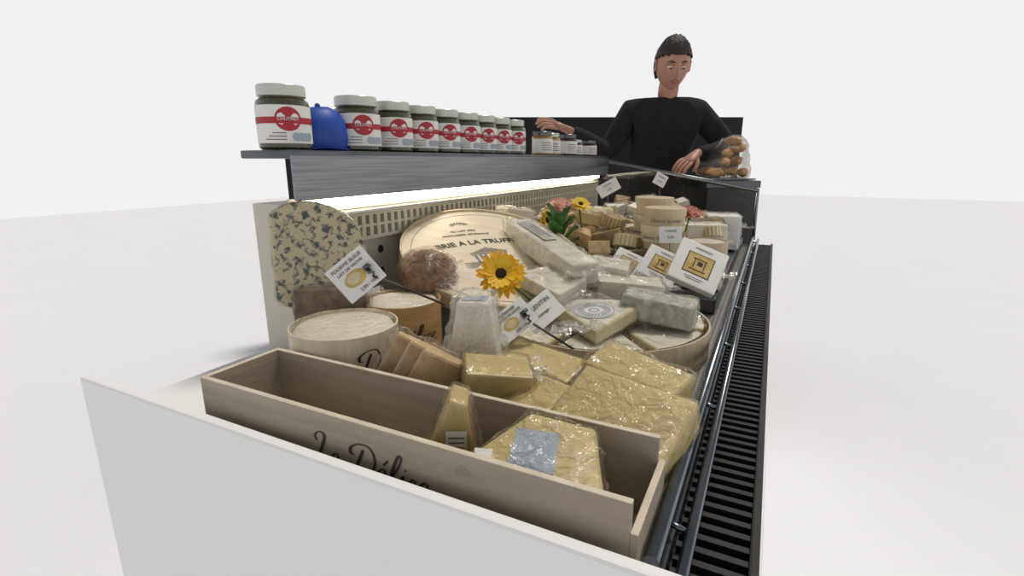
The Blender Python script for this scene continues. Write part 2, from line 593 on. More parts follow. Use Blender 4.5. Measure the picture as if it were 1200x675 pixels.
bm.faces.new(v); bm.faces.new(v2[::-1])
for i in range(4):
    bm.faces.new((v[i], v[(i + 1) % 4], v2[(i + 1) % 4], v2[i]))
obj('end_glass', bm, GLASS, case)
tube('end_glass_trim', [(-.69, 2.257, 1.168), (-.05, 2.257, 1.053), (-.05, 2.257, .86)], .009, STEEL, case)

pm = Matrix.Translation(hd(0, 3.3, 0)) @ Matrix.Rotation(YAW, 4, 'Z')
bm = bmesh.new()
box_bm(bm, -1.42, 1.42, 0, .06, 0, 1.425, .003)
w = obj('wall_back', bm, WALLD)
w.matrix_world = pm

# ------------------------------------------------------------ poplar crate in front
cr = grp('poplar_cheese_crate')
Y0, Y1, XL, XR = .325, .425, -.555, -.066
def board(nm, x0, x1, y0, y1, z0, z1):
    bm = bmesh.new()
    box_bm(bm, x0, x1, y0, y1, z0, z1, .0008)
    for f in bm.faces:
        c = f.calc_center_median()
        f.material_index = 1 if c.z > z1 - .002 else 0
    return obj(nm, bm, [WOODB, WOODE], cr)
board('board_near', XL, XR, Y0, Y0 + .006, BED + .001, .930)
board('board_far', XL, XR, Y1, Y1 + .006, BED + .001, .930)
board('board_left', XL - .006, XL, Y0, Y1 + .006, BED + .001, .930)
board('board_right', XR, XR + .006, Y0, Y1 + .006, BED + .001, .905)
board('base', XL, XR, Y0 + .006, Y1, BED + .001, BED + .006)
script_text('printed_name', 'Le DElice', .036, INK, cr, T(-.318, Y0 - .0004, .890, 0, math.pi / 2))

# ------------------------------------------------------------ round poplar boxes
def round_box(name, c, rad, h, wood, cheese, txt, ang, tsize=.03, tz=.5, wrap=True, lid=False):
    g = grp(name, c)
    w = .0022
    if lid:
        lathe('box', [(0, 0), (rad, 0), (rad, h * .62), (0, h * .62)], wood, g)
        lathe('lid', [(0, h * .55), (rad + .0025, h * .55), (rad + .0025, h), (rad, h + .001), (0, h + .0005)], wood, g)
    else:
        lathe('box_wall', [(0, 0), (rad, 0), (rad, h), (rad - w, h), (rad - w, .004), (0, .004)], wood, g, n=80)
        pr = [(0, .004), (rad - .004, .004), (rad - .004, h - .010), (rad - .009, h - .003), (rad * .6, h - .001), (0, h)]
        lathe('cheese', pr, cheese, g, n=64, smooth=True)
        bm = bmesh.new()
        curved_patch(bm, rad + .0006, ang - .9, h / 2, [(-.006, -h / 2), (.006, -h / 2), (.006, h / 2), (-.006, h / 2)], 0)
        obj('seam', bm, wood, g)
        if wrap:
            bm = bmesh.new()
            film_hull_bm(bm, [Vector(((rad - .003) * math.cos(i * .2618), (rad - .003) * math.sin(i * .2618), z)) for i in range(24) for z in (h - .012, h)], grow=.0005, amp=.002, L=.010)
            obj('top_wrap', bm, FILM, g)
    if txt:
        b = (rad + .0012 + (.0025 if lid else 0), ang, h * tz)
        if lid:
            text('printed_name', 'Chevre fermier', tsize, INKG, g, bend=b, shear=.4)
        else:
            script_text('printed_name', txt, tsize, INK, g, bend=b)
    return g
CA = math.radians(-60)
round_box('round_cheese_box', (-.520, .510, BED + .001), .074, .106, WOODW, WHITEC, 'DElice', CA + 1.05, .036, .64)
round_box('round_cheese_box', (-.540, .663, BED + .001), .065, .103, WOODO, WHITEC, 'DElice', CA + .42, .032, .54)

g = grp('washed_rind_cheese_wheel', (-.648, .62, BED + .001))
lathe('wheel', [(0, 0), (.040, 0), (.045, .006), (.045, .078), (.040, .085), (0, .085)], TAN, g)
g = grp('brown_rind_cheese_wedge', (-.622, .588, .928), yaw=math.radians(24))
bm = bmesh.new()
prism_bm(bm, [(-.050, -.030), (.060, -.012), (.054, .024), (-.048, .030)], 0, .044, rind_sides=(0, 2), top=0, side=0, rind=1)
o = obj('wedge', bm, [RIND, RIND], g)
film_of(g, [o], amp=.005)
flap(g, (.03, -.02, .03), (.07, .05), -1.0, .2)

# blue cheese wheel: round cut face towards the shopper
fm = face_matrix((-.650, .575, 1.021), (.66, -.72, .14))
g = grp('blue_cheese_half_wheel', mat=fm)
bm = bmesh.new()
n = 40
Rb = .087
outl = [(Rb * math.cos(a), Rb * math.sin(a)) for a in [math.radians(-128 + 256 * i / n) for i in range(n + 1)]]
prism_bm(bm, outl, -.036, 0, rind_sides=range(0, n), top=0, side=0, rind=1, bevel=.003)
o = obj('half_wheel', bm, [blue_vein_mat(), BRIE], g)
film_of(g, [o], amp=.002, grow=.002)

# brown dome cheese
g = grp('honeycomb_crust_cheese', (-.560, .762, .945), tilt=(.35, .35))
bm = bmesh.new()
n = 40
prof = [(0, 0), (.042, 0), (.050, .012), (.052, .03), (.046, .045), (.030, .055), (.012, .059), (0, .060)]
lathe_bm(bm, prof, n)
bmesh.ops.remove_doubles(bm, verts=bm.verts, dist=1e-6)
bmesh.ops.subdivide_edges(bm, edges=bm.edges, cuts=2, use_grid_fill=True)
for v in bm.verts:
    a = math.atan2(v.co.y, v.co.x)
    k = abs(math.sin(a * 9 + v.co.z * 120)) * abs(math.sin(v.co.z * 190)) if v.co.z > .003 else 0
    v.co *= 1 + .06 * k
o = obj('dome', bm, [HONEYC], g, smooth=True)
film_of(g, [o], amp=.003, grow=.003)
flap(g, (.02, -.02, .04), (.09, .06), -1.2, .3)
lathe('stand_wheel', [(0, -.080), (.030, -.080), (.030, -.002), (0, -.002)], TAN, g)

# ------------------------------------------------------------ tilted truffle brie in its printed box
nrm = Vector((.30, -.22, .93)).normalized()
yv = (Vector((-.46, .89, 0)) - nrm * Vector((-.46, .89, 0)).dot(nrm)).normalized()
xv = yv.cross(nrm)
lm = Matrix(((xv.x, yv.x, nrm.x, -.495), (xv.y, yv.y, nrm.y, .910), (xv.z, yv.z, nrm.z, .985), (0, 0, 0, 1)))
g = grp('brie_wheel_in_printed_box', mat=lm)
RL = .190
lathe('box_rim', [(RL - .008, -.026), (RL + .001, -.026), (RL + .001, .005), (RL - .003, .005), (RL - .003, 0)], WOOD, g, n=96)
lathe('lid_disc', [(0, -.022), (RL - .003, -.022), (RL - .003, 0), (0, 0)], LIDW, g, n=96)
lathe('printed_ring', [(.168, .0004), (.1695, .0004)], INKG, g, n=96)
rot = Matrix.Rotation(math.radians(30), 4, 'Z')
text('printed_title', 'BRIE A LA TRUFFE', .0235, INK, g, rot @ T(-.020, .048, .0006), arc=.5, bold=.0004)
text('printed_line', 'FROMAGERIE ARTISANALE', .009, INKG, g, rot @ T(-.03, .082, .0006), arc=.6)
text('printed_small', 'AU LAIT CRU', .010, INKG, g, rot @ T(-.03, .098, .0006))
bm = bmesh.new()
def pq(x0, y0, x1, y1):
    v = [bm.verts.new(p) for p in [(x0, y0, .0007), (x1, y0, .0007), (x1, y1, .0007), (x0, y1, .0007)]]
    bm.faces.new(v)
for i in range(7):
    pq(-.035 + i * .011, -.03, -.030 + i * .011, -.002)
pq(-.04, -.036, .042, -.032)
pq(-.04, .0, .042, .003)
for k in range(5):
    pq(-.040 + k * .009, .006 + k * .004, .042 - k * .009, .008 + k * .004)
for i in range(14):
    pq(-.06 + .008 * math.sin(i * 1.35), -.046 + i * .0015, -.048 + i * .002, -.045 + i * .0015)
pq(-.05, -.052, .05, -.0505)
pq(-.03, -.058, .03, -.0568)
bmesh.ops.transform(bm, matrix=rot @ Matrix.Translation((-.012, 0, 0)), verts=bm.verts)
obj('printed_engraving', bm, INKG, g)
bm = bmesh.new()
for k in range(7):
    a = -1.1 + k * .36
    c = rot @ Vector((-.03 + .018 * math.sin(a), .120 + .012 * math.cos(a), .0006))
    d = Vector((math.sin(a), math.cos(a), 0)); q = Vector((d.y, -d.x, 0))
    bm.faces.new([bm.verts.new(c + d * .009), bm.verts.new(c + q * .003), bm.verts.new(c - d * .006), bm.verts.new(c - q * .003)])
obj('printed_sprig', bm, INKG, g)

# ------------------------------------------------------------ big open brie box with cut wedges
BC = Vector((-.258, .880, BED + .001))
g = grp('open_brie_box', BC)
RB = .190
lathe('box_wall', [(0, 0), (RB, 0), (RB, .052), (RB - .003, .052), (RB - .003, .004), (0, .004)], WOOD, g, n=96)
def label_bm(bm, Mx, w, h, mi=0, z=.0):
    v = [bm.verts.new(Mx @ Vector(p)) for p in [(-w / 2, -h / 2, z), (w / 2, -h / 2, z), (w / 2, h / 2, z), (-w / 2, h / 2, z)]]
    f = bm.faces.new(v); f.material_index = mi
def ring_bm(bm, Mx, r0, r1, mi, z=.0, n=40):
    a = [bm.verts.new(Mx @ Vector((r0 * math.cos(2 * math.pi * i / n), r0 * math.sin(2 * math.pi * i / n), z))) for i in range(n)]
    b = [bm.verts.new(Mx @ Vector((r1 * math.cos(2 * math.pi * i / n), r1 * math.sin(2 * math.pi * i / n), z))) for i in range(n)]
    for i in range(n):
        f = bm.faces.new((a[i], a[(i + 1) % n], b[(i + 1) % n], b[i])); f.material_index = mi
cuts = [0, 52, 100, 150, 205, 262, 312]
for k, a in enumerate(cuts):
    a1 = cuts[(k + 1) % len(cuts)] + (360 if k == len(cuts) - 1 else 0)
    m0, m1 = math.radians(a + 1.5), math.radians(a1 - 1.5)
    mid = (m0 + m1) / 2
    dz = rnd.uniform(-.002, .006)
    bm = bmesh.new()
    prism_bm(bm, sector(.168, m0, m1, 12), .006, .046 + dz, rind_sides=range(1, 13), bevel=.005,
             M4=Matrix.Translation((.012 * math.cos(mid), .012 * math.sin(mid), 0)))
    o = obj('brie_wedge_%d' % (k + 1), bm, [BRIEP, BRIE], g)
    film_of(g, [o], name='wrap_%d' % (k + 1), grow=.002, amp=.006, L=.010, freq=60)
    if k in (0, 3, 5):
        flap(g, (.09 * math.cos(mid), .09 * math.sin(mid), .055), (.12, .08), rnd.uniform(0, 6), .05, amp=.010)
text('box_stamp', 'FROMAGERIE', .02, INKG, g, bend=(RB + .0005, math.radians(-75), .026))

g = grp('labelled_soft_cheese', (-.235, .800, .900), yaw=.3, tilt=(.10, -.04))
bm = bmesh.new()
prism_bm(bm, sector(.135, math.radians(25), math.radians(95), 12, .0), -.0, .026, rind_sides=range(1, 13), bevel=.004, M4=Matrix.Rotation(math.radians(-60 + 90), 4, 'Z') @ Matrix.Translation((-.045, -.065, 0)))
o = obj('cheese', bm, [BRIEP, BRIE], g)
bm = bmesh.new()
I = Matrix.Translation((-.01, -.0, .0275))
ring_bm(bm, I, 0.0005, .036, 0)
for r0, r1 in ((.032, .0345), (.026, .0275), (.017, .019), (.006, .009)):
    ring_bm(bm, I, r0, r1, 1, .0004)
for i in range(26):
    A = I @ Matrix.Rotation(i * 2 * math.pi / 26, 4, 'Z') @ Matrix.Translation((.0225, 0, .0004))
    label_bm(bm, A, .005, .0024, 1)
obj('round_label', bm, [PAPER, PAPERB], g)
film_of(g, [o], grow=.003, amp=.004, L=.010)
flap(g, (-.05, -.03, .02), (.09, .06), -2.6, .1)

g = grp('ash_rind_cheese_brick', (-.155, .862, .9035), yaw=math.radians(4), tilt=(.05, .10))
bm = bmesh.new()
prism_bm(bm, [(-.062, -.024), (.058, -.028), (.062, .026), (-.058, .028)], 0, .042, side=0, top=0, rind=0, bevel=.005, rough=.003)
o = obj('brick', bm, [GREYR], g)
film_of(g, [o], grow=.002, amp=.003, L=.010)

def wrapped_block(name, loc, dims, yaw, tilt=(0, 0), mats=(BRIE, BRIE), poly=None, labels=(), film=True, flaps=1, amp=.005, film_mat_=None, taper=1, rind=()):
    g = grp(name, loc, yaw, tilt)
    lx, ly, lz = dims
    bm = bmesh.new()
    pts = poly or [(-lx / 2, -ly / 2), (lx / 2, -ly / 2), (lx / 2, ly / 2), (-lx / 2, ly / 2)]
    prism_bm(bm, pts, 0, lz, side=0, top=0 if not poly else 1, rind=1, rind_sides=rind, bevel=.003, taper=taper)
    o = obj('cheese', bm, list(mats), g)
    if labels:
        bm = bmesh.new()
        for (mx, w, h, kind) in labels:
            label_bm(bm, mx, w, h, 1 if kind == 'blue' else 0)
            for i in range(5):
                label_bm(bm, mx @ Matrix.Translation((0, h * (.32 - .16 * i), .0004)), w * (.8 - .12 * (i % 3)), h * .05, 2)
        obj('label', bm, [PAPER, GREYINK, INKG], g)
    if film:
        film_of(g, [o], grow=.002, amp=amp, mat=film_mat_, L=.011)
    for i in range(flaps):
        s = 1 if i % 2 == 0 else -1
        flap(g, (s * lx * .4, 0, lz * rnd.uniform(.4, 1)), (ly * 1.5, min(lx * .4, .05)), -s * math.pi / 2 + rnd.uniform(-.5, .5), rnd.uniform(-.2, .2))
    return g

wrapped_block('long_brie_slice', (-.400, .955, .974), (.27, .060, .042), math.radians(-36), (.0, .20), (BRIE, BRIE),
              labels=[(T(-.05, .0, .0450), .12, .03, 'blue')], flaps=1, amp=.007)
wrapped_block('wrapped_brie_wedge', (-.345, .845, .938), (.12, .09, .026), math.radians(-20), (.12, .14), (BRIE, BRIE), flaps=1, amp=.007, poly=[(-.06, -.03), (.06, -.045), (.05, .045), (-.045, .035)])
wrapped_block('wrapped_brie_wedge', (-.300, 1.005, .925), (.11, .08, .045), math.radians(10), (.05, .1), (BRIE, BRIE), flaps=1, amp=.007)
wrapped_block('wrapped_brie_wedge', (-.235, .965, .912), (.13, .05, .035), math.radians(30), (.15, .1), (BRIE, BRIE), flaps=1, amp=.007)

# truncated pyramid goat cheese
g = grp('pyramid_goat_cheese', (-.352, .590, BED + .001), yaw=.35)
bm = bmesh.new()
prism_bm(bm, [(-.046, -.040), (.046, -.040), (.046, .040), (-.046, .040)], 0, .142, side=0, top=0, rind=0, taper=.50, bevel=.005, rough=.003)
o = obj('pyramid', bm, [WHITEC], g)
bm = bmesh.new()
label_bm(bm, T(0, -.0, .1435), .034, .028, 1)
obj('label', bm, [PAPER, PAPERB], g)
film_of(g, [o], grow=.003, amp=.010, freq=34, mat=FILM2, L=.009)
flap(g, (-.02, -.03, .10), (.10, .10), -2.7, -1.1, amp=.016)

# tan sliced wedges in plastic
g = grp('wrapped_cheese_slices', (-.370, .500, BED + .001), yaw=-.25)
box('under_slice', -.045, .045, -.030, .035, 0, .030, PEACH, g, .003)
bm = bmesh.new()
for i in range(3):
    prism_bm(bm, [(-.050, -.010), (.050, -.010), (.046, .010), (-.046, .010)], -.034, .034, side=0, top=0, rind=0, bevel=.004,
             M4=T(i * .026 - .024, .002, .062 - .004 * i, math.radians(62), 0, .55))
o = obj('slices', bm, [PEACH], g)
film_of(g, [o], grow=.003, amp=.006, mat=FILM)
flap(g, (-.03, 0, .07), (.09, .06), 1.4, -.2, amp=.012)

# ------------------------------------------------------------ hard cheese pieces
wrapped_block('hard_cheese_slab', (-.120, .505, .872), (.135, .105, .040), math.radians(-14), (.42, .05), (COMTE2, COMTE), flaps=0, amp=.002)
wrapped_block('hard_cheese_slab', (-.128, .612, .864), (.120, .060, .058), math.radians(-18), (.22, .12), (COMTE, COMTE), flaps=0, amp=.005)
wrapped_block('hard_cheese_slab', (-.262, .620, .868), (.12, .060, .036), math.radians(-12), (.18, .06), (COMTE2, COMTE), flaps=1, amp=.004)
wrapped_block('hard_cheese_slab', (-.222, .525, .860), (.080, .060, .046), math.radians(-20), (.30, .0), (COMTE2, COMTE), flaps=1, amp=.004)
wrapped_block('hard_cheese_slab', (-.290, .515, .858), (.080, .050, .072), math.radians(35), (.15, .15), (COMTE, COMTE), flaps=1, amp=.005)
wrapped_block('hard_cheese_slab', (-.235, .570, BED + .002), (.15, .05, .024), math.radians(5), (0, 0), (COMTE, COMTE), flaps=0, film=False)
wrapped_block('hard_cheese_slab', (-.130, .535, BED + .002), (.12, .08, .018), math.radians(-10), (0, 0), (COMTE, COMTE), flaps=0, film=False)

g = grp('wrapped_cheese_wedge', (-.262, .378, BED + .008), yaw=math.radians(28))
bm = bmesh.new()
pts = [(-.036, 0), (.036, 0), (.022, .100), (.006, .106)]
prism_bm(bm, pts, -.020, .020, side=0, top=0, rind=1, rind_sides=(0, 1), bevel=.003, M4=T(0, 0, 0, 0, math.pi / 2))
o = obj('wedge', bm, [COMTE, TAN], g)
bm = bmesh.new()
label_bm(bm, T(.012, -.0225, .06, 0, math.pi / 2), .020, .030, 0)
for i in range(4):
    label_bm(bm, T(.012, -.0229, .068 - .005 * i, 0, math.pi / 2), .015, .0015, 1)
obj('label', bm, [PAPER, INKG], g)
film_of(g, [o], grow=.002, amp=.004)
g = grp('wrapped_cheese_wedge', (-.160, .380, .892), yaw=math.radians(8), tilt=(.30, .06))
bm = bmesh.new()
prism_bm(bm, [(-.064, -.036), (.060, -.034), (.042, .034), (-.020, .038)], 0, .036, side=0, top=0, rind=1, rind_sides=(1,), bevel=.003)
o = obj('wedge', bm, [COMTE, TAN], g)
bm = bmesh.new()
label_bm(bm, T(-.005, -.006, .0375, .1), .040, .045, 1)
label_bm(bm, T(-.046, -.024, .0375, .2), .016, .016, 0)
obj('label', bm, [PAPER, PAPERB], g)
film_of(g, [o], grow=.002, amp=.004)
box('under_wedge', -.05, .05, -.022, .03, -.034, -.004, COMTE, g, .004)

# ------------------------------------------------------------ price tags on clips
def price_tag(c, roll, w, h, stick_to, nrm, lines, img=True):
    mt = face_matrix(c, nrm, roll=roll)
    g = grp('price_tag', mat=mt)
    bm = bmesh.new()
    box_bm(bm, -w / 2, w / 2, -h / 2, h / 2, -.0012, 0, .0004)
    obj('card', bm, [PAPER], g)
    bm = bmesh.new()
    n = 18
    vs = [bm.verts.new((-.004 * w / .07 + .30 * h * math.cos(a), -.06 * h + .20 * h * math.sin(a), .0005)) for a in [2 * math.pi * i / n for i in range(n)]]
    f = bm.faces.new(vs); f.material_index = 0
    vs = [bm.verts.new((-.004 + .20 * h * math.cos(a), -.05 * h + .13 * h * math.sin(a), .0008)) for a in [.2 + 1.6 * math.pi * i / n for i in range(n)]]
    f = bm.faces.new(vs); f.material_index = 1
    obj('picture', bm, [GOLD, BRIEP], g)
    text('title', lines[0], h * .13, INKG, g, T(0, h * .36, .0006))
    text('subtitle', lines[1], h * .11, INKG, g, T(0, h * .22, .0006))
    text('price', lines[2], h * .12, INKG, g, T(w * .1, -h * .38, .0006))
    inv = mt.inverted()
    s = inv @ Vector(stick_to)
    bm = bmesh.new()
    box_bm(bm, w * .22, w * .34, -h * .20, h * .0, -.006, .005, .001)
    tube_bm(bm, [(w * .28, -h * .10, .005), (w * .34, -h * .25, .009), (w * .28, -h * .3, .006), s.lerp(Vector((w * .28, -h * .3, -.002)), .9), s], .0017, 8)
    tube_bm(bm, [(w * .22, -h * .02, .006), (w * .40, -h * .02, .006)], .003, 8)
    obj('clip', bm, [STEELD], g)
    return g
price_tag((-.425, .441, 1.040), math.radians(38), .052, .047, (-.410, .600, .965), (.60, -.78, .18), ('FOURME BLEUE', "LAIT DE VACHE", '2,90 / 100g'))
price_tag((-.316, .632, .944), math.radians(38), .066, .043, (-.235, .700, .885), (.42, -.72, .50), ('BRIE FERMIER', 'LAIT CRU DE VACHE', '2,50 / 100g'))
g = grp('plastic_tag_sleeve', mat=face_matrix((-.288, .672, .952), (.42, -.72, .55), roll=math.radians(38)))
box('sleeve', -.030, .030, -.022, .022, -.001, 0, PAPER, g, .0003)
text('sleeve_print', 'VALENTIN', .010, INKG, g, T(.0, .010, .0005))
text('sleeve_print_small', '- fromage -', .007, INKG, g, T(.0, -.004, .0005))

# ------------------------------------------------------------ flowers
def petal_bm(bm, L, W, Mx, curl=.2, cup=.1, mi=0, n=6, tip=.7):
    rows = []
    for i in range(n + 1):
        t = i / n
        w = W * (math.sin(math.pi * min(1, t * tip + .08)) ** .8) if i < n else W * .12
        z = curl * L * math.sin(t * 1.6) - .4 * abs(curl) * L * t * t
        rows.append([bm.verts.new(Mx @ Vector((t * L, s * w / 2, z + cup * W * abs(s)))) for s in (-1, 0, 1)])
    for i in range(n):
        for j in range(2):
            f = bm.faces.new((rows[i][j], rows[i + 1][j], rows[i + 1][j + 1], rows[i][j + 1]))
            f.material_index = mi
            f.smooth = True
def gerbera(name, c, nrm, rad, mat, stem_to, npet=19, centre=BRN):
    mt = face_matrix(c, nrm)
    g = grp(name, mat=mt)
    bm = bmesh.new()
    for lay in range(3):
        for i in range(npet):
            a = 2 * math.pi * (i + .33 * lay) / npet + rnd.uniform(-.06, .06)
            L = rad * (1 - .15 * lay) * rnd.uniform(.86, 1.06)
            Mx = Matrix.Rotation(a, 4, 'Z') @ Matrix.Translation((rad * .16, 0, .0015 * lay)) @ Matrix.Rotation(-.06 - .12 * lay + rnd.uniform(-.10, .08), 4, 'Y')
            petal_bm(bm, L - rad * .16, rad * .24, Mx, curl=.10)
    obj('petals', bm, [mat], g)
    bm = bmesh.new()
    lathe_bm(bm, [(0, .009), (rad * .12, .0085), (rad * .18, .006), (rad * .22, .003), (rad * .2, -.003), (0, -.004)], 20)
    for i in range(70):
        a = i * 2.4; r = rad * .22 * math.sqrt(i / 70)
        q = bmesh.ops.create_icosphere(bm, subdivisions=1, radius=rad * .024)
        bmesh.ops.translate(bm, verts=q['verts'], vec=(r * math.cos(a), r * math.sin(a), .0085 - .004 * (i / 70)))
    obj('disc', bm, [centre], g)
    s = mt.inverted() @ Vector(stem_to)
    tube('stem', [(0, 0, -.003), (0, 0, -.012), s * .6 + Vector((0, 0, -.004)), s], .0022, GREEN, g, 8)
    return g
gerbera('gerbera_daisy', (-.405, .766, .978), (.42, -.80, .55), .045, YEL, (-.36, .80, .925))
gerbera('small_sunflower', (-.478, 1.135, 1.030), (.95, -.25, .15), .030, YELT, (-.46, 1.15, .93), 15)
gerbera('small_sunflower', (-.470, 1.36, 1.050), (.35, -.5, .8), .030, YELT, (-.46, 1.36, .95), 15)
def rose(name, c, mat, r=.03):
    g = grp(name, c, tilt=(.35, .2))
    bm = bmesh.new()
    for lay in range(5):
        k = 3 + lay
        for i in range(k):
            a = 2 * math.pi * i / k + lay * .7
            up = 1.35 - lay * .24
            Mx = Matrix.Rotation(a, 4, 'Z') @ Matrix.Translation((r * .10 * lay, 0, 0)) @ Matrix.Rotation(-up, 4, 'Y')
            petal_bm(bm, r * (1.0 + .06 * lay), r * (.75 + .16 * lay), Mx, curl=-.25, cup=.25, tip=.62)
    obj('petals', bm, [mat], g)
    bm = bmesh.new()
    for i in range(5):
        petal_bm(bm, r * .9, r * .3, Matrix.Rotation(i * 1.257, 4, 'Z') @ Matrix.Translation((0, 0, -.004)), curl=-.2)
    tube_bm(bm, [(0, 0, 0), (.002, 0, -.03), (0, .003, -.06)], .002)
    obj('calyx', bm, [GREEN], g)
rose('pink_rose', (-.52, 1.34, 1.040), SALMON, .027)
rose('pink_rose', (-.205, 1.54, 1.020), PINK, .022)
g = grp('leafy_sprig', (-.425, 1.10, .965))
bm = bmesh.new()
tube_bm(bm, [(0, 0, -.03), (-.01, 0, .02), (-.015, .01, .07)], .0025)
for i in range(11):
    a = i * 2.2
    Mx = Matrix.Translation((-.006 + .012 * math.cos(a), .012 * math.sin(a), .0 + .006 * i)) @ Matrix.Rotation(a, 4, 'Z') @ Matrix.Rotation(-.5 - .05 * i, 4, 'Y')
    petal_bm(bm, .050, .030, Mx, curl=.25, cup=.25, n=8, tip=.95)
obj('leaves', bm, [GREEN], g)

# ------------------------------------------------------------ far part: riser and piled portions
box('display_riser', -.66, -.085, 1.16, 2.20, BED + .001, .876, STEELD, None, .004)
g = grp('wrapped_cheese_portions')
pal = [COMTE, BRIE, TAN, ORANGEC, WHITEC, PEACH, RIND, BRIEP, PAPER, RED, GREYR]
bm = bmesh.new(); bf = bmesh.new()
def portion(x, y, z, s):
    k = rnd.random()
    Mx = T(x, y, z, rnd.uniform(0, 6.28), rnd.uniform(-.35, .35), rnd.uniform(-.35, .35))
    mi = rnd.choices(range(len(pal)), weights=[4, 3, 4, 2, 2.5, 4, 3, 3, 1.5, .6, 2])[0]
    mi2 = rnd.choice([mi, mi, 8, 2])
    if k < .4:
        pts = sector(s * 1.2, -.42, .42, 6)
        vs = prism_bm(bm, [(a - s * .6, b) for a, b in pts], 0, s * .55, rind_sides=range(1, 7), side=mi, top=mi, rind=mi2, M4=Mx, bevel=.002)
    elif k < .75:
        vs = prism_bm(bm, [(-s * .55, -s * .35), (s * .55, -s * .35), (s * .55, s * .35), (-s * .55, s * .35)], 0, s * .5, side=mi, top=mi2, M4=Mx, bevel=.003)
    else:
        vs = prism_bm(bm, [(s * .5 * math.cos(a), s * .5 * math.sin(a)) for a in [i * math.pi / 9 for i in range(18)]], 0, s * .5, side=mi, top=mi, M4=Mx, bevel=.003)
    if rnd.random() < .8:
        film_hull_bm(bf, [v.co.copy() for v in vs], grow=.002, amp=.005, L=.018)
yy = 1.16
while yy < 2.15:
    xx = -.63
    xmax = -.36 if yy < 1.28 else (-.30 if yy < 1.42 else -.22 if yy < 1.62 else -.12)
    while xx < xmax:
        portion(xx + rnd.uniform(-.01, .01), yy + rnd.uniform(-.012, .012), .894, rnd.uniform(.065, .085))
        if rnd.random() < .8:
            portion(xx + rnd.uniform(-.02, .02), yy + rnd.uniform(-.02, .02), .942, rnd.uniform(.055, .08))
        if rnd.random() < .35 and xx < -.3:
            portion(xx, yy + .02, .987, rnd.uniform(.05, .07))
        xx += .078
    yy += .082
obj('portions', bm, pal, g)
obj('portion_wraps', bf, [FILM], g)
wrapped_block('white_cheese_loaf', (-.610, 1.225, .985), (.10, .05, .06), math.radians(70), (.0, .15), (WHITEC, WHITEC), flaps=1)
def stack(c, r, h, n, name='small_round_cheese_box'):
    for i in range(n):
        round_box(name, (c[0] + rnd.uniform(-.004, .004), c[1] + rnd.uniform(-.004, .004), c[2] + i * (h + .0015)), r, h, WOOD if i % 2 else LIDW, WHITEC,
                  'x', CA + rnd.uniform(-.6, .6), .014, .3, lid=True)
stack((-.245, 1.37, .878), .050, .042, 4)
stack((-.300, 1.50, .878), .050, .046, 4)
round_box('small_round_cheese_box', (-.146, 1.44, .878), .058, .085, WOOD, WHITEC, 'DElices', CA + .25, .022, .6)
def package(c, w, nrm, roll, d=.02):
    g = grp('printed_cheese_package', mat=face_matrix(c, nrm, roll=roll))
    bm = bmesh.new()
    box_bm(bm, -w / 2, w / 2, -w / 2, w / 2, -d, 0, .003)
    obj('carton', bm, [PAPER], g)
    bm = bmesh.new()
    label_bm(bm, T(0, .0, .0005), w * .56, w * .50, 0)
    label_bm(bm, T(0, .0, .0008), w * .52, w * .46, 1)
    for x, y, a, b in ((0, .12, .3, .02), (0, -.14, .34, .02), (-.10, 0, .02, .22), (.02, .02, .10, .10), (.12, 0, .02, .2), (0, -.33, .4, .015), (0, -.38, .3, .012), (0, .36, .35, .02)):
        label_bm(bm, T(x * w, y * w, .0014), a * w, b * w, 0)
    obj('print', bm, [INK, GOLD], g)
package((-.128, 1.175, .945), .108, (.35, -.70, .62), math.radians(-28))
package((-.215, 1.215, .930), .090, (.30, -.70, .70), math.radians(-30))
package((-.300, 1.230, .922), .078, (.30, -.70, .75), math.radians(-30))
wrapped_block('wrapped_white_cheese', (-.135, 1.255, .878), (.10, .05, .04), .1, (0, 0), (WHITEC, WHITEC), flaps=1)
def small_card(c, w, h, roll=0, a='CHEVRE', foot=.06):
    mt = face_matrix(c, (.45, -.85, .25), roll=roll)
    g = grp('small_price_card', mat=mt)
    box('card', -w / 2, w / 2, -h / 2, h / 2, -.001, 0, PAPER, g)
    text('line_a', a, h * .20, INKG, g, T(0, h * .22, .0005))
    text('line_b', '3,50', h * .22, INKG, g, T(0, -h * .15, .0005))
    s = mt.inverted() @ Vector((c[0], c[1], c[2] - foot))
    tube('pin', [(0, 0, -.002), s], .0014, STEELD, g, 6)
small_card((-.208, 1.27, .995), .056, .040, 0, 'CHEVRE', .09)
small_card((-.52, 1.80, 1.075), .08, .045, .5, 'TOMME', .09)
small_card((-.37, 1.95, 1.10), .045, .045, -.5, 'BREBIS', .12)
wrapped_block('wrapped_white_cheese', (-.18, 1.66, .882), (.12, .09, .10), .4, (0, 0), (WHITEC, WHITEC), flaps=1)
wrapped_block('wrapped_white_cheese', (-.14, 1.86, .882), (.10, .10, .11), .2, (0, 0), (PAPER, PAPER), flaps=1)

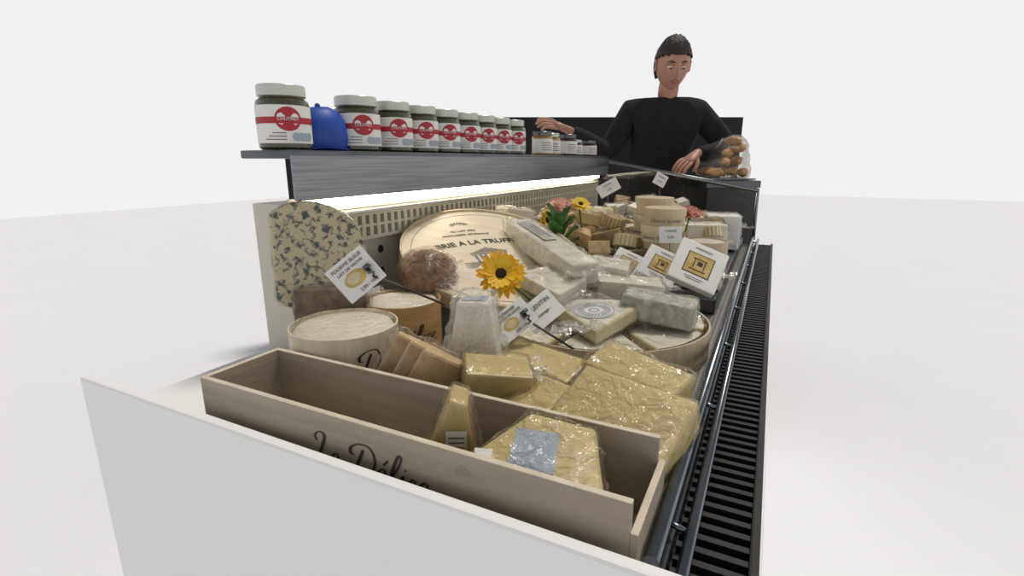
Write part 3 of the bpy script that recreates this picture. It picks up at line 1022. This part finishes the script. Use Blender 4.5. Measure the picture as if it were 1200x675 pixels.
# ------------------------------------------------------------ jars on the ledge
def jar(loc, rad=.040, h=.098, content=OLIVE, lid=LIDM, style='red', face=-.55, txt='CHUTNEY'):
    g = grp('preserve_jar', loc)
    lathe('glass', [(0, 0), (rad * .9, 0), (rad, .004), (rad, h * .70), (rad * .97, h * .76), (rad * .82, h * .81), (rad * .82, h * .84), (0, h * .84)], content, g, n=32)
    bm = bmesh.new()
    lathe_bm(bm, [(0, h), (rad * .86, h), (rad * .90, h * .985), (rad * .90, h * .83), (rad * .84, h * .825), (0, h * .825)], 40)
    obj('lid', bm, [lid], g)
    bm = bmesh.new()
    lathe_bm(bm, [(rad + .0006, h * .10), (rad + .0006, h * .68)], 30, face - 1.75, face + 1.75, mi=0)
    if style == 'red':
        r2 = rad + .0011
        n = 28
        curved_patch(bm, r2, face, h * .47, [(.020 * math.cos(2 * math.pi * i / n), .018 * math.sin(2 * math.pi * i / n)) for i in range(n)], 1)
        lathe_bm(bm, [(r2 - .0002, h * .40), (r2 - .0002, h * .50)], 30, face - 1.75, face + 1.75, mi=1)
        for k in range(3):
            lathe_bm(bm, [(r2, h * (.15 + .05 * k)), (r2, h * (.165 + .05 * k))], 12, face - .9 + .15 * k, face - .1, mi=2)
        for k in range(4):
            curved_patch(bm, r2 + .0001, face + .25 + .2 * k, h * .2, [(.007 * math.cos(a), .007 * math.sin(a)) for a in (0, 1, 2, 3, 4, 5)], 3)
    else:
        r2 = rad + .0011
        for k in range(4):
            lathe_bm(bm, [(r2, h * (.2 + .1 * k)), (r2, h * (.23 + .1 * k))], 12, face - .6, face + .6 - .1 * k, mi=2)
    obj('paper_label', bm, [PAPER, RED, INKG, PAPERB], g)
    if style == 'red':
        text('label_name', txt, .0070, PAPER, g, bend=(rad + .0014, face, h * .47))
for r_ in (.851, 1.083, 1.227, 1.357, 1.485, 1.618, 1.742, 1.866, 1.996):
    jar((-.715, .715 * r_, 1.1855), rad=.0405 if r_ != 1.083 else .0425)
for i, yy in enumerate((1.62, 1.74, 1.86, 1.98, 2.10)):
    jar((-.70 - .02 * (i % 2), yy, 1.1855), rad=.035, h=.075 if i < 3 else .06, content=HONEY if i < 2 else DARKJ, style='plain', lid=LIDM if i % 2 else STEELD)
g = grp('blue_cap', (-.735, .700, 1.1855), yaw=-.6)
bm = bmesh.new()
lathe_bm(bm, [(.046, 0), (.050, .02), (.047, .048), (.036, .066), (.02, .074), (0, .076)], 36)
for v in bm.verts:
    v.co.x *= .85
    v.co += noise.noise_vector(v.co * 20) * .004
bmesh.ops.remove_doubles(bm, verts=bm.verts, dist=1e-6)
obj('crown', bm, [BLUE], g, smooth=True)
bm = bmesh.new()
n = 14
ra = [bm.verts.new((.038 * math.cos(a), .046 * math.sin(a), .006)) for a in [-1.2 + 2.4 * i / n for i in range(n + 1)]]
rb = [bm.verts.new((.038 * math.cos(a) + .036 * math.cos(a * .9), .050 * math.sin(a), .004 - .003 * abs(a))) for a in [-1.2 + 2.4 * i / n for i in range(n + 1)]]
for i in range(n):
    bm.faces.new((ra[i], ra[i + 1], rb[i + 1], rb[i]))
r = bmesh.ops.solidify(bm, geom=bm.faces, thickness=.002)
obj('brim', bm, [BLUE], g, smooth=True)
q = bmesh.new()
bmesh.ops.create_icosphere(q, subdivisions=2, radius=.005)
obj('button', q, [BLUE], g, mat4=T(0, 0, .077))

# ------------------------------------------------------------ side counter with pastries
sm = Matrix.Translation(hd(.99, 2.36, 0)) @ Matrix.Rotation(YAW, 4, 'Z')
g = grp('side_counter', mat=sm)
box('counter_top', -.17, .06, -.16, .16, 1.055, 1.085, STEELD, g, .003)
box('counter_base', -.16, .05, -.15, .15, 0, 1.055, BLACK, g, .003)
sp = Matrix.Translation(hd(.955, 2.36, 1.087)) @ Matrix.Rotation(YAW, 4, 'Z')
g = grp('pastry_tray', mat=sp)
bm = bmesh.new()
box_bm(bm, -.12, .09, -.12, .10, 0, .006, .002)
obj('tray', bm, [STEEL], g)
bm = bmesh.new(); bf = bmesh.new()
def croissant(c, s, yaw):
    n = 14
    pts = []; rr = []
    for i in range(n + 1):
        t = i / n * 2 - 1
        pts.append(Matrix.Rotation(yaw, 3, 'Z') @ Vector((t * s, -.35 * s * (1 - t * t), 0)) + Vector(c))
        rr.append(s * (.10 + .28 * (1 - t * t)) * (1 + .10 * (i % 2)))
    tube_bm(bm, pts, rr, 12)
for k, (a, b, c_) in enumerate([(-.07, -.06, .03), (.04, -.06, .03), (-.01, .02, .03), (-.07, .05, .035), (.04, .04, .035), (-.03, -.03, .075), (.035, 0, .08), (0, .02, .115), (.035, -.02, .135), (.02, 0, .165)]):
    croissant((a, b, c_), .050, rnd.uniform(0, 3))
film_hull_bm(bf, [v.co.copy() for v in bm.verts], grow=.006, amp=.008, L=.02, freq=25)
obj('croissants', bm, [BREAD], g, smooth=True)
obj('bag', bf, [FILM], g)

# ------------------------------------------------------------ person in black reaching over the far end
pg = grp('person_in_black', mat=Matrix.Translation(hd(.745, 2.68, 0)) @ Matrix.Rotation(YAW, 4, 'Z'))
def skin(name, vs, es, mat, sub=2, root=0):
    me = D.meshes.new(name)
    me.from_pydata([v[:3] for v in vs], es, [])
    me.materials.append(mat)
    o = D.objects.new(name, me)
    scene.collection.objects.link(o)
    o.parent = pg
    sk = o.modifiers.new('skin', 'SKIN')
    sk.use_smooth_shade = True
    ly = me.skin_vertices[0].data
    for i, v in enumerate(vs):
        r = v[3]
        ly[i].radius = (r, r) if not isinstance(r, tuple) else r
        ly[i].use_root = (i == root)
    ss = o.modifiers.new('sub', 'SUBSURF')
    ss.levels = sub
    ss.render_levels = sub
    return o
bv = [(0, .03, .93, (.165, .115)), (0, .01, 1.10, (.150, .105)), (0, -.02, 1.26, (.172, .115)), (0, -.045, 1.38, (.150, .095)), (0, -.06, 1.45, (.065, .06)),
      (.165, -.045, 1.395, .070), (.305, -.085, 1.235, .056), (.21, -.20, 1.205, .047), (.10, -.275, 1.195, .036),
      (-.165, -.045, 1.395, .070), (-.275, -.06, 1.20, .056), (-.37, -.13, 1.25, .047), (-.475, -.19, 1.30, .036),
      (.095, .03, .86, .098), (.10, .02, .50, .066), (.105, .05, .10, .048), (.105, -.03, .05, .045),
      (-.095, .03, .86, .098), (-.10, .02, .50, .066), (-.105, .05, .10, .048), (-.105, -.03, .05, .045)]
be = [(0, 1), (1, 2), (2, 3), (3, 4), (3, 5), (5, 6), (6, 7), (7, 8), (3, 9), (9, 10), (10, 11), (11, 12), (0, 13), (13, 14), (14, 15), (15, 16), (0, 17), (17, 18), (18, 19), (19, 20)]
skin('clothed_body', bv, be, CLOTH)
for sx in (-1, 1):
    bm = bmesh.new()
    box_bm(bm, sx * .105 - .048, sx * .105 + .048, -.16, .10, .001, .075, .03)
    obj('shoe_%s' % ('l' if sx > 0 else 'r'), bm, [BLACK], pg, smooth=True)
skin('neck', [(0, -.06, 1.43, .052), (0, -.085, 1.50, .050), (0, -.10, 1.55, .050)], [(0, 1), (1, 2)], SKIN)
hm = T(0, -.125, 1.60, 0, .38)
bm = bmesh.new()
bmesh.ops.create_uvsphere(bm, u_segments=48, v_segments=36, radius=1)
for v in bm.verts:
    x, y_, z = v.co
    w = 1 - .26 * max(0, -z) ** 1.3
    c = Vector((x * .076 * w, y_ * .094, z * .116))
    if y_ < 0:
        f = max(0, -y_)
        c.y += .010 * f * (1 if z < .2 else .4)
        for s in (-1, 1):
            d = math.hypot(x - s * .40, z - .05)
            c.y += .011 * math.exp(-(d / .20) ** 2) * f
        d = math.hypot(x / .13, (z + .17) / .22)
        c.y -= .026 * math.exp(-d * d) * f
        c.y -= .004 * math.exp(-((z - .22) / .1) ** 2) * f
        c.y -= .006 * math.exp(-((z + .50) / .10) ** 2 - (x / .30) ** 2) * f
        c.y -= .010 * math.exp(-((z + .85) / .16) ** 2 - (x / .35) ** 2) * f
    v.co = c
obj('head', bm, [SKIN], pg, smooth=True, mat4=hm)
for s in (-1, 1):
    bm = bmesh.new(); bmesh.ops.create_uvsphere(bm, u_segments=16, v_segments=12, radius=.0115)
    obj('eye_%s' % ('l' if s > 0 else 'r'), bm, [EYEW], pg, smooth=True, mat4=hm @ T(s * .030, -.0695, .006))
    bm = bmesh.new(); bmesh.ops.create_uvsphere(bm, u_segments=12, v_segments=8, radius=.0055)
    obj('iris_%s' % ('l' if s > 0 else 'r'), bm, [INK], pg, smooth=True, mat4=hm @ T(s * .030, -.0770, .001))
    bm = bmesh.new()   # lowered upper lid
    bmesh.ops.create_uvsphere(bm, u_segments=20, v_segments=14, radius=.0128)
    bmesh.ops.delete(bm, geom=[v for v in bm.verts if v.co.z < .0005], context='VERTS')
    obj('eyelid_%s' % ('l' if s > 0 else 'r'), bm, [SKIN], pg, smooth=True, mat4=hm @ T(s * .030, -.0695, .006))
    bm = bmesh.new()
    tube_bm(bm, [(s * .014, -.086, .026), (s * .030, -.087, .031), (s * .047, -.078, .026)], [.002, .003, .0015])
    obj('brow_%s' % ('l' if s > 0 else 'r'), bm, [HAIR], pg, smooth=True, mat4=hm)
    bm = bmesh.new(); bmesh.ops.create_uvsphere(bm, u_segments=16, v_segments=12, radius=1)
    for v in bm.verts:
        v.co = Vector((v.co.x * .009, v.co.y * .019, v.co.z * .031))
        if v.co.x * s > .002 and v.co.length < .02:
            v.co.x -= s * .006
    obj('ear_%s' % ('l' if s > 0 else 'r'), bm, [SKIN], pg, smooth=True, mat4=hm @ T(s * .077, .005, -.005, s * .25))
bm = bmesh.new()
tube_bm(bm, [(-.024, -.078, -.056), (-.01, -.0865, -.0535), (0, -.0875, -.055), (.01, -.0865, -.0535), (.024, -.078, -.056)], [.001, .004, .0045, .004, .001])
tube_bm(bm, [(-.020, -.078, -.060), (0, -.086, -.0635), (.020, -.078, -.060)], [.001, .005, .001])
obj('mouth', bm, [LIPS], pg, smooth=True, mat4=hm)
bm = bmesh.new()
bmesh.ops.create_uvsphere(bm, u_segments=48, v_segments=36, radius=1)
bmesh.ops.delete(bm, geom=[v for v in bm.verts if (v.co.y < -.1 and v.co.z < .52 - .35 * (v.co.y + 1)) or v.co.z < -.62 or (v.co.y < .25 and v.co.z < -.05)], context='VERTS')
for v in bm.verts:
    k = 1.09 + .04 * noise.noise(v.co * 9)
    v.co = Vector((v.co.x * .077 * k, v.co.y * .096 * k, v.co.z * .116 * k))
o = obj('hair', bm, [HAIR], pg, smooth=True, mat4=hm)
sd = o.modifiers.new('thick', 'SOLIDIFY'); sd.thickness = .012; sd.offset = -1

def hand(tag, wrist, direction, palm_n, thumb_side, curl=.5):
    d = Vector(direction).normalized()
    nz = (Vector(palm_n) - d * Vector(palm_n).dot(d)).normalized()
    ax = d.cross(nz)
    W = Matrix(((ax.x, d.x, nz.x, wrist[0]), (ax.y, d.y, nz.y, wrist[1]), (ax.z, d.z, nz.z, wrist[2]), (0, 0, 0, 1)))
    s = thumb_side
    def P(x, y_, z):
        return tuple(W @ Vector((x, y_, z)))
    skin('palm_' + tag, [(*P(0, -.04, 0), .024), (*P(0, 0, 0), (.024, .020)), (*P(0, .035, .002), (.036, .016)), (*P(0, .075, 0), (.038, .014))], [(0, 1), (1, 2), (2, 3)], SKIN)
    lens = [(.028, .072, .95), (.010, .082, 1.0), (-.009, .075, .95), (-.027, .060, .88)]
    for i, (fx, L, k) in enumerate(lens):
        pts = [(s * fx * .8, .050, 0)]
        y_, z, a = .080, 0.0, 0.0
        pts.append((s * fx, y_, z))
        for j, q in enumerate((.45, .30, .25)):
            a += curl * (.5 + .35 * j) * (1 + .12 * i)
            y_ += L * q * math.cos(a)
            z -= L * q * math.sin(a)
            pts.append((s * fx * (1 + .06 * j), y_, z))
        rr = [.0085, .0092, .0084, .0076, .0062]
        skin('finger_%s_%d' % (tag, i + 1), [(*P(*p), r) for p, r in zip(pts, rr)], [(j, j + 1) for j in range(4)], SKIN)
    tp = [(s * .016, .012, -.002), (s * .036, .034, -.010), (s * .046, .058, -.020), (s * .044, .080, -.030)]
    skin('thumb_' + tag, [(*P(*p), r) for p, r in zip(tp, (.012, .0115, .0095, .0075))], [(0, 1), (1, 2), (2, 3)], SKIN)
hand('left', (.085, -.285, 1.192), (-.72, -.50, -.42), (-.1, -.45, .85), -1, .45)
hand('right', (-.490, -.198, 1.306), (-.80, -.30, .28), (.2, -.6, .75), 1, .4)

# ------------------------------------------------------------ light: made-up pale surround, dimmed overhead for contrast, plus an added warm sun
w = D.worlds.new('world')
scene.world = w
w.use_nodes = True
nt = w.node_tree
bg = nt.nodes['Background']
tc = nt.nodes.new('ShaderNodeTexCoord')
sx = nt.nodes.new('ShaderNodeSeparateXYZ')
nt.links.new(tc.outputs['Generated'], sx.inputs[0])
cr_ = nt.nodes.new('ShaderNodeValToRGB')  # invented even grey surround, darkened towards the zenith to deepen contrast
cr_.color_ramp.elements[0].position = .34
cr_.color_ramp.elements[0].color = (.88, .88, .88, 1)
cr_.color_ramp.elements[1].position = .50
cr_.color_ramp.elements[1].color = (.20, .20, .21, 1)
nt.links.new(sx.outputs['Z'], cr_.inputs[0])
nt.links.new(cr_.outputs[0], bg.inputs[0])
bg.inputs[1].default_value = 1.0
sl = D.lights.new('added_sun', 'SUN')  # sun added to lift the floor to the surround's grey
sl.energy = 2.0
sl.color = (1.0, .95, .87)
sl.angle = .18
so = D.objects.new('added_sun', sl)
scene.collection.objects.link(so)
so.rotation_euler = Vector((.12, .34, 1)).to_track_quat('Z', 'Y').to_euler()
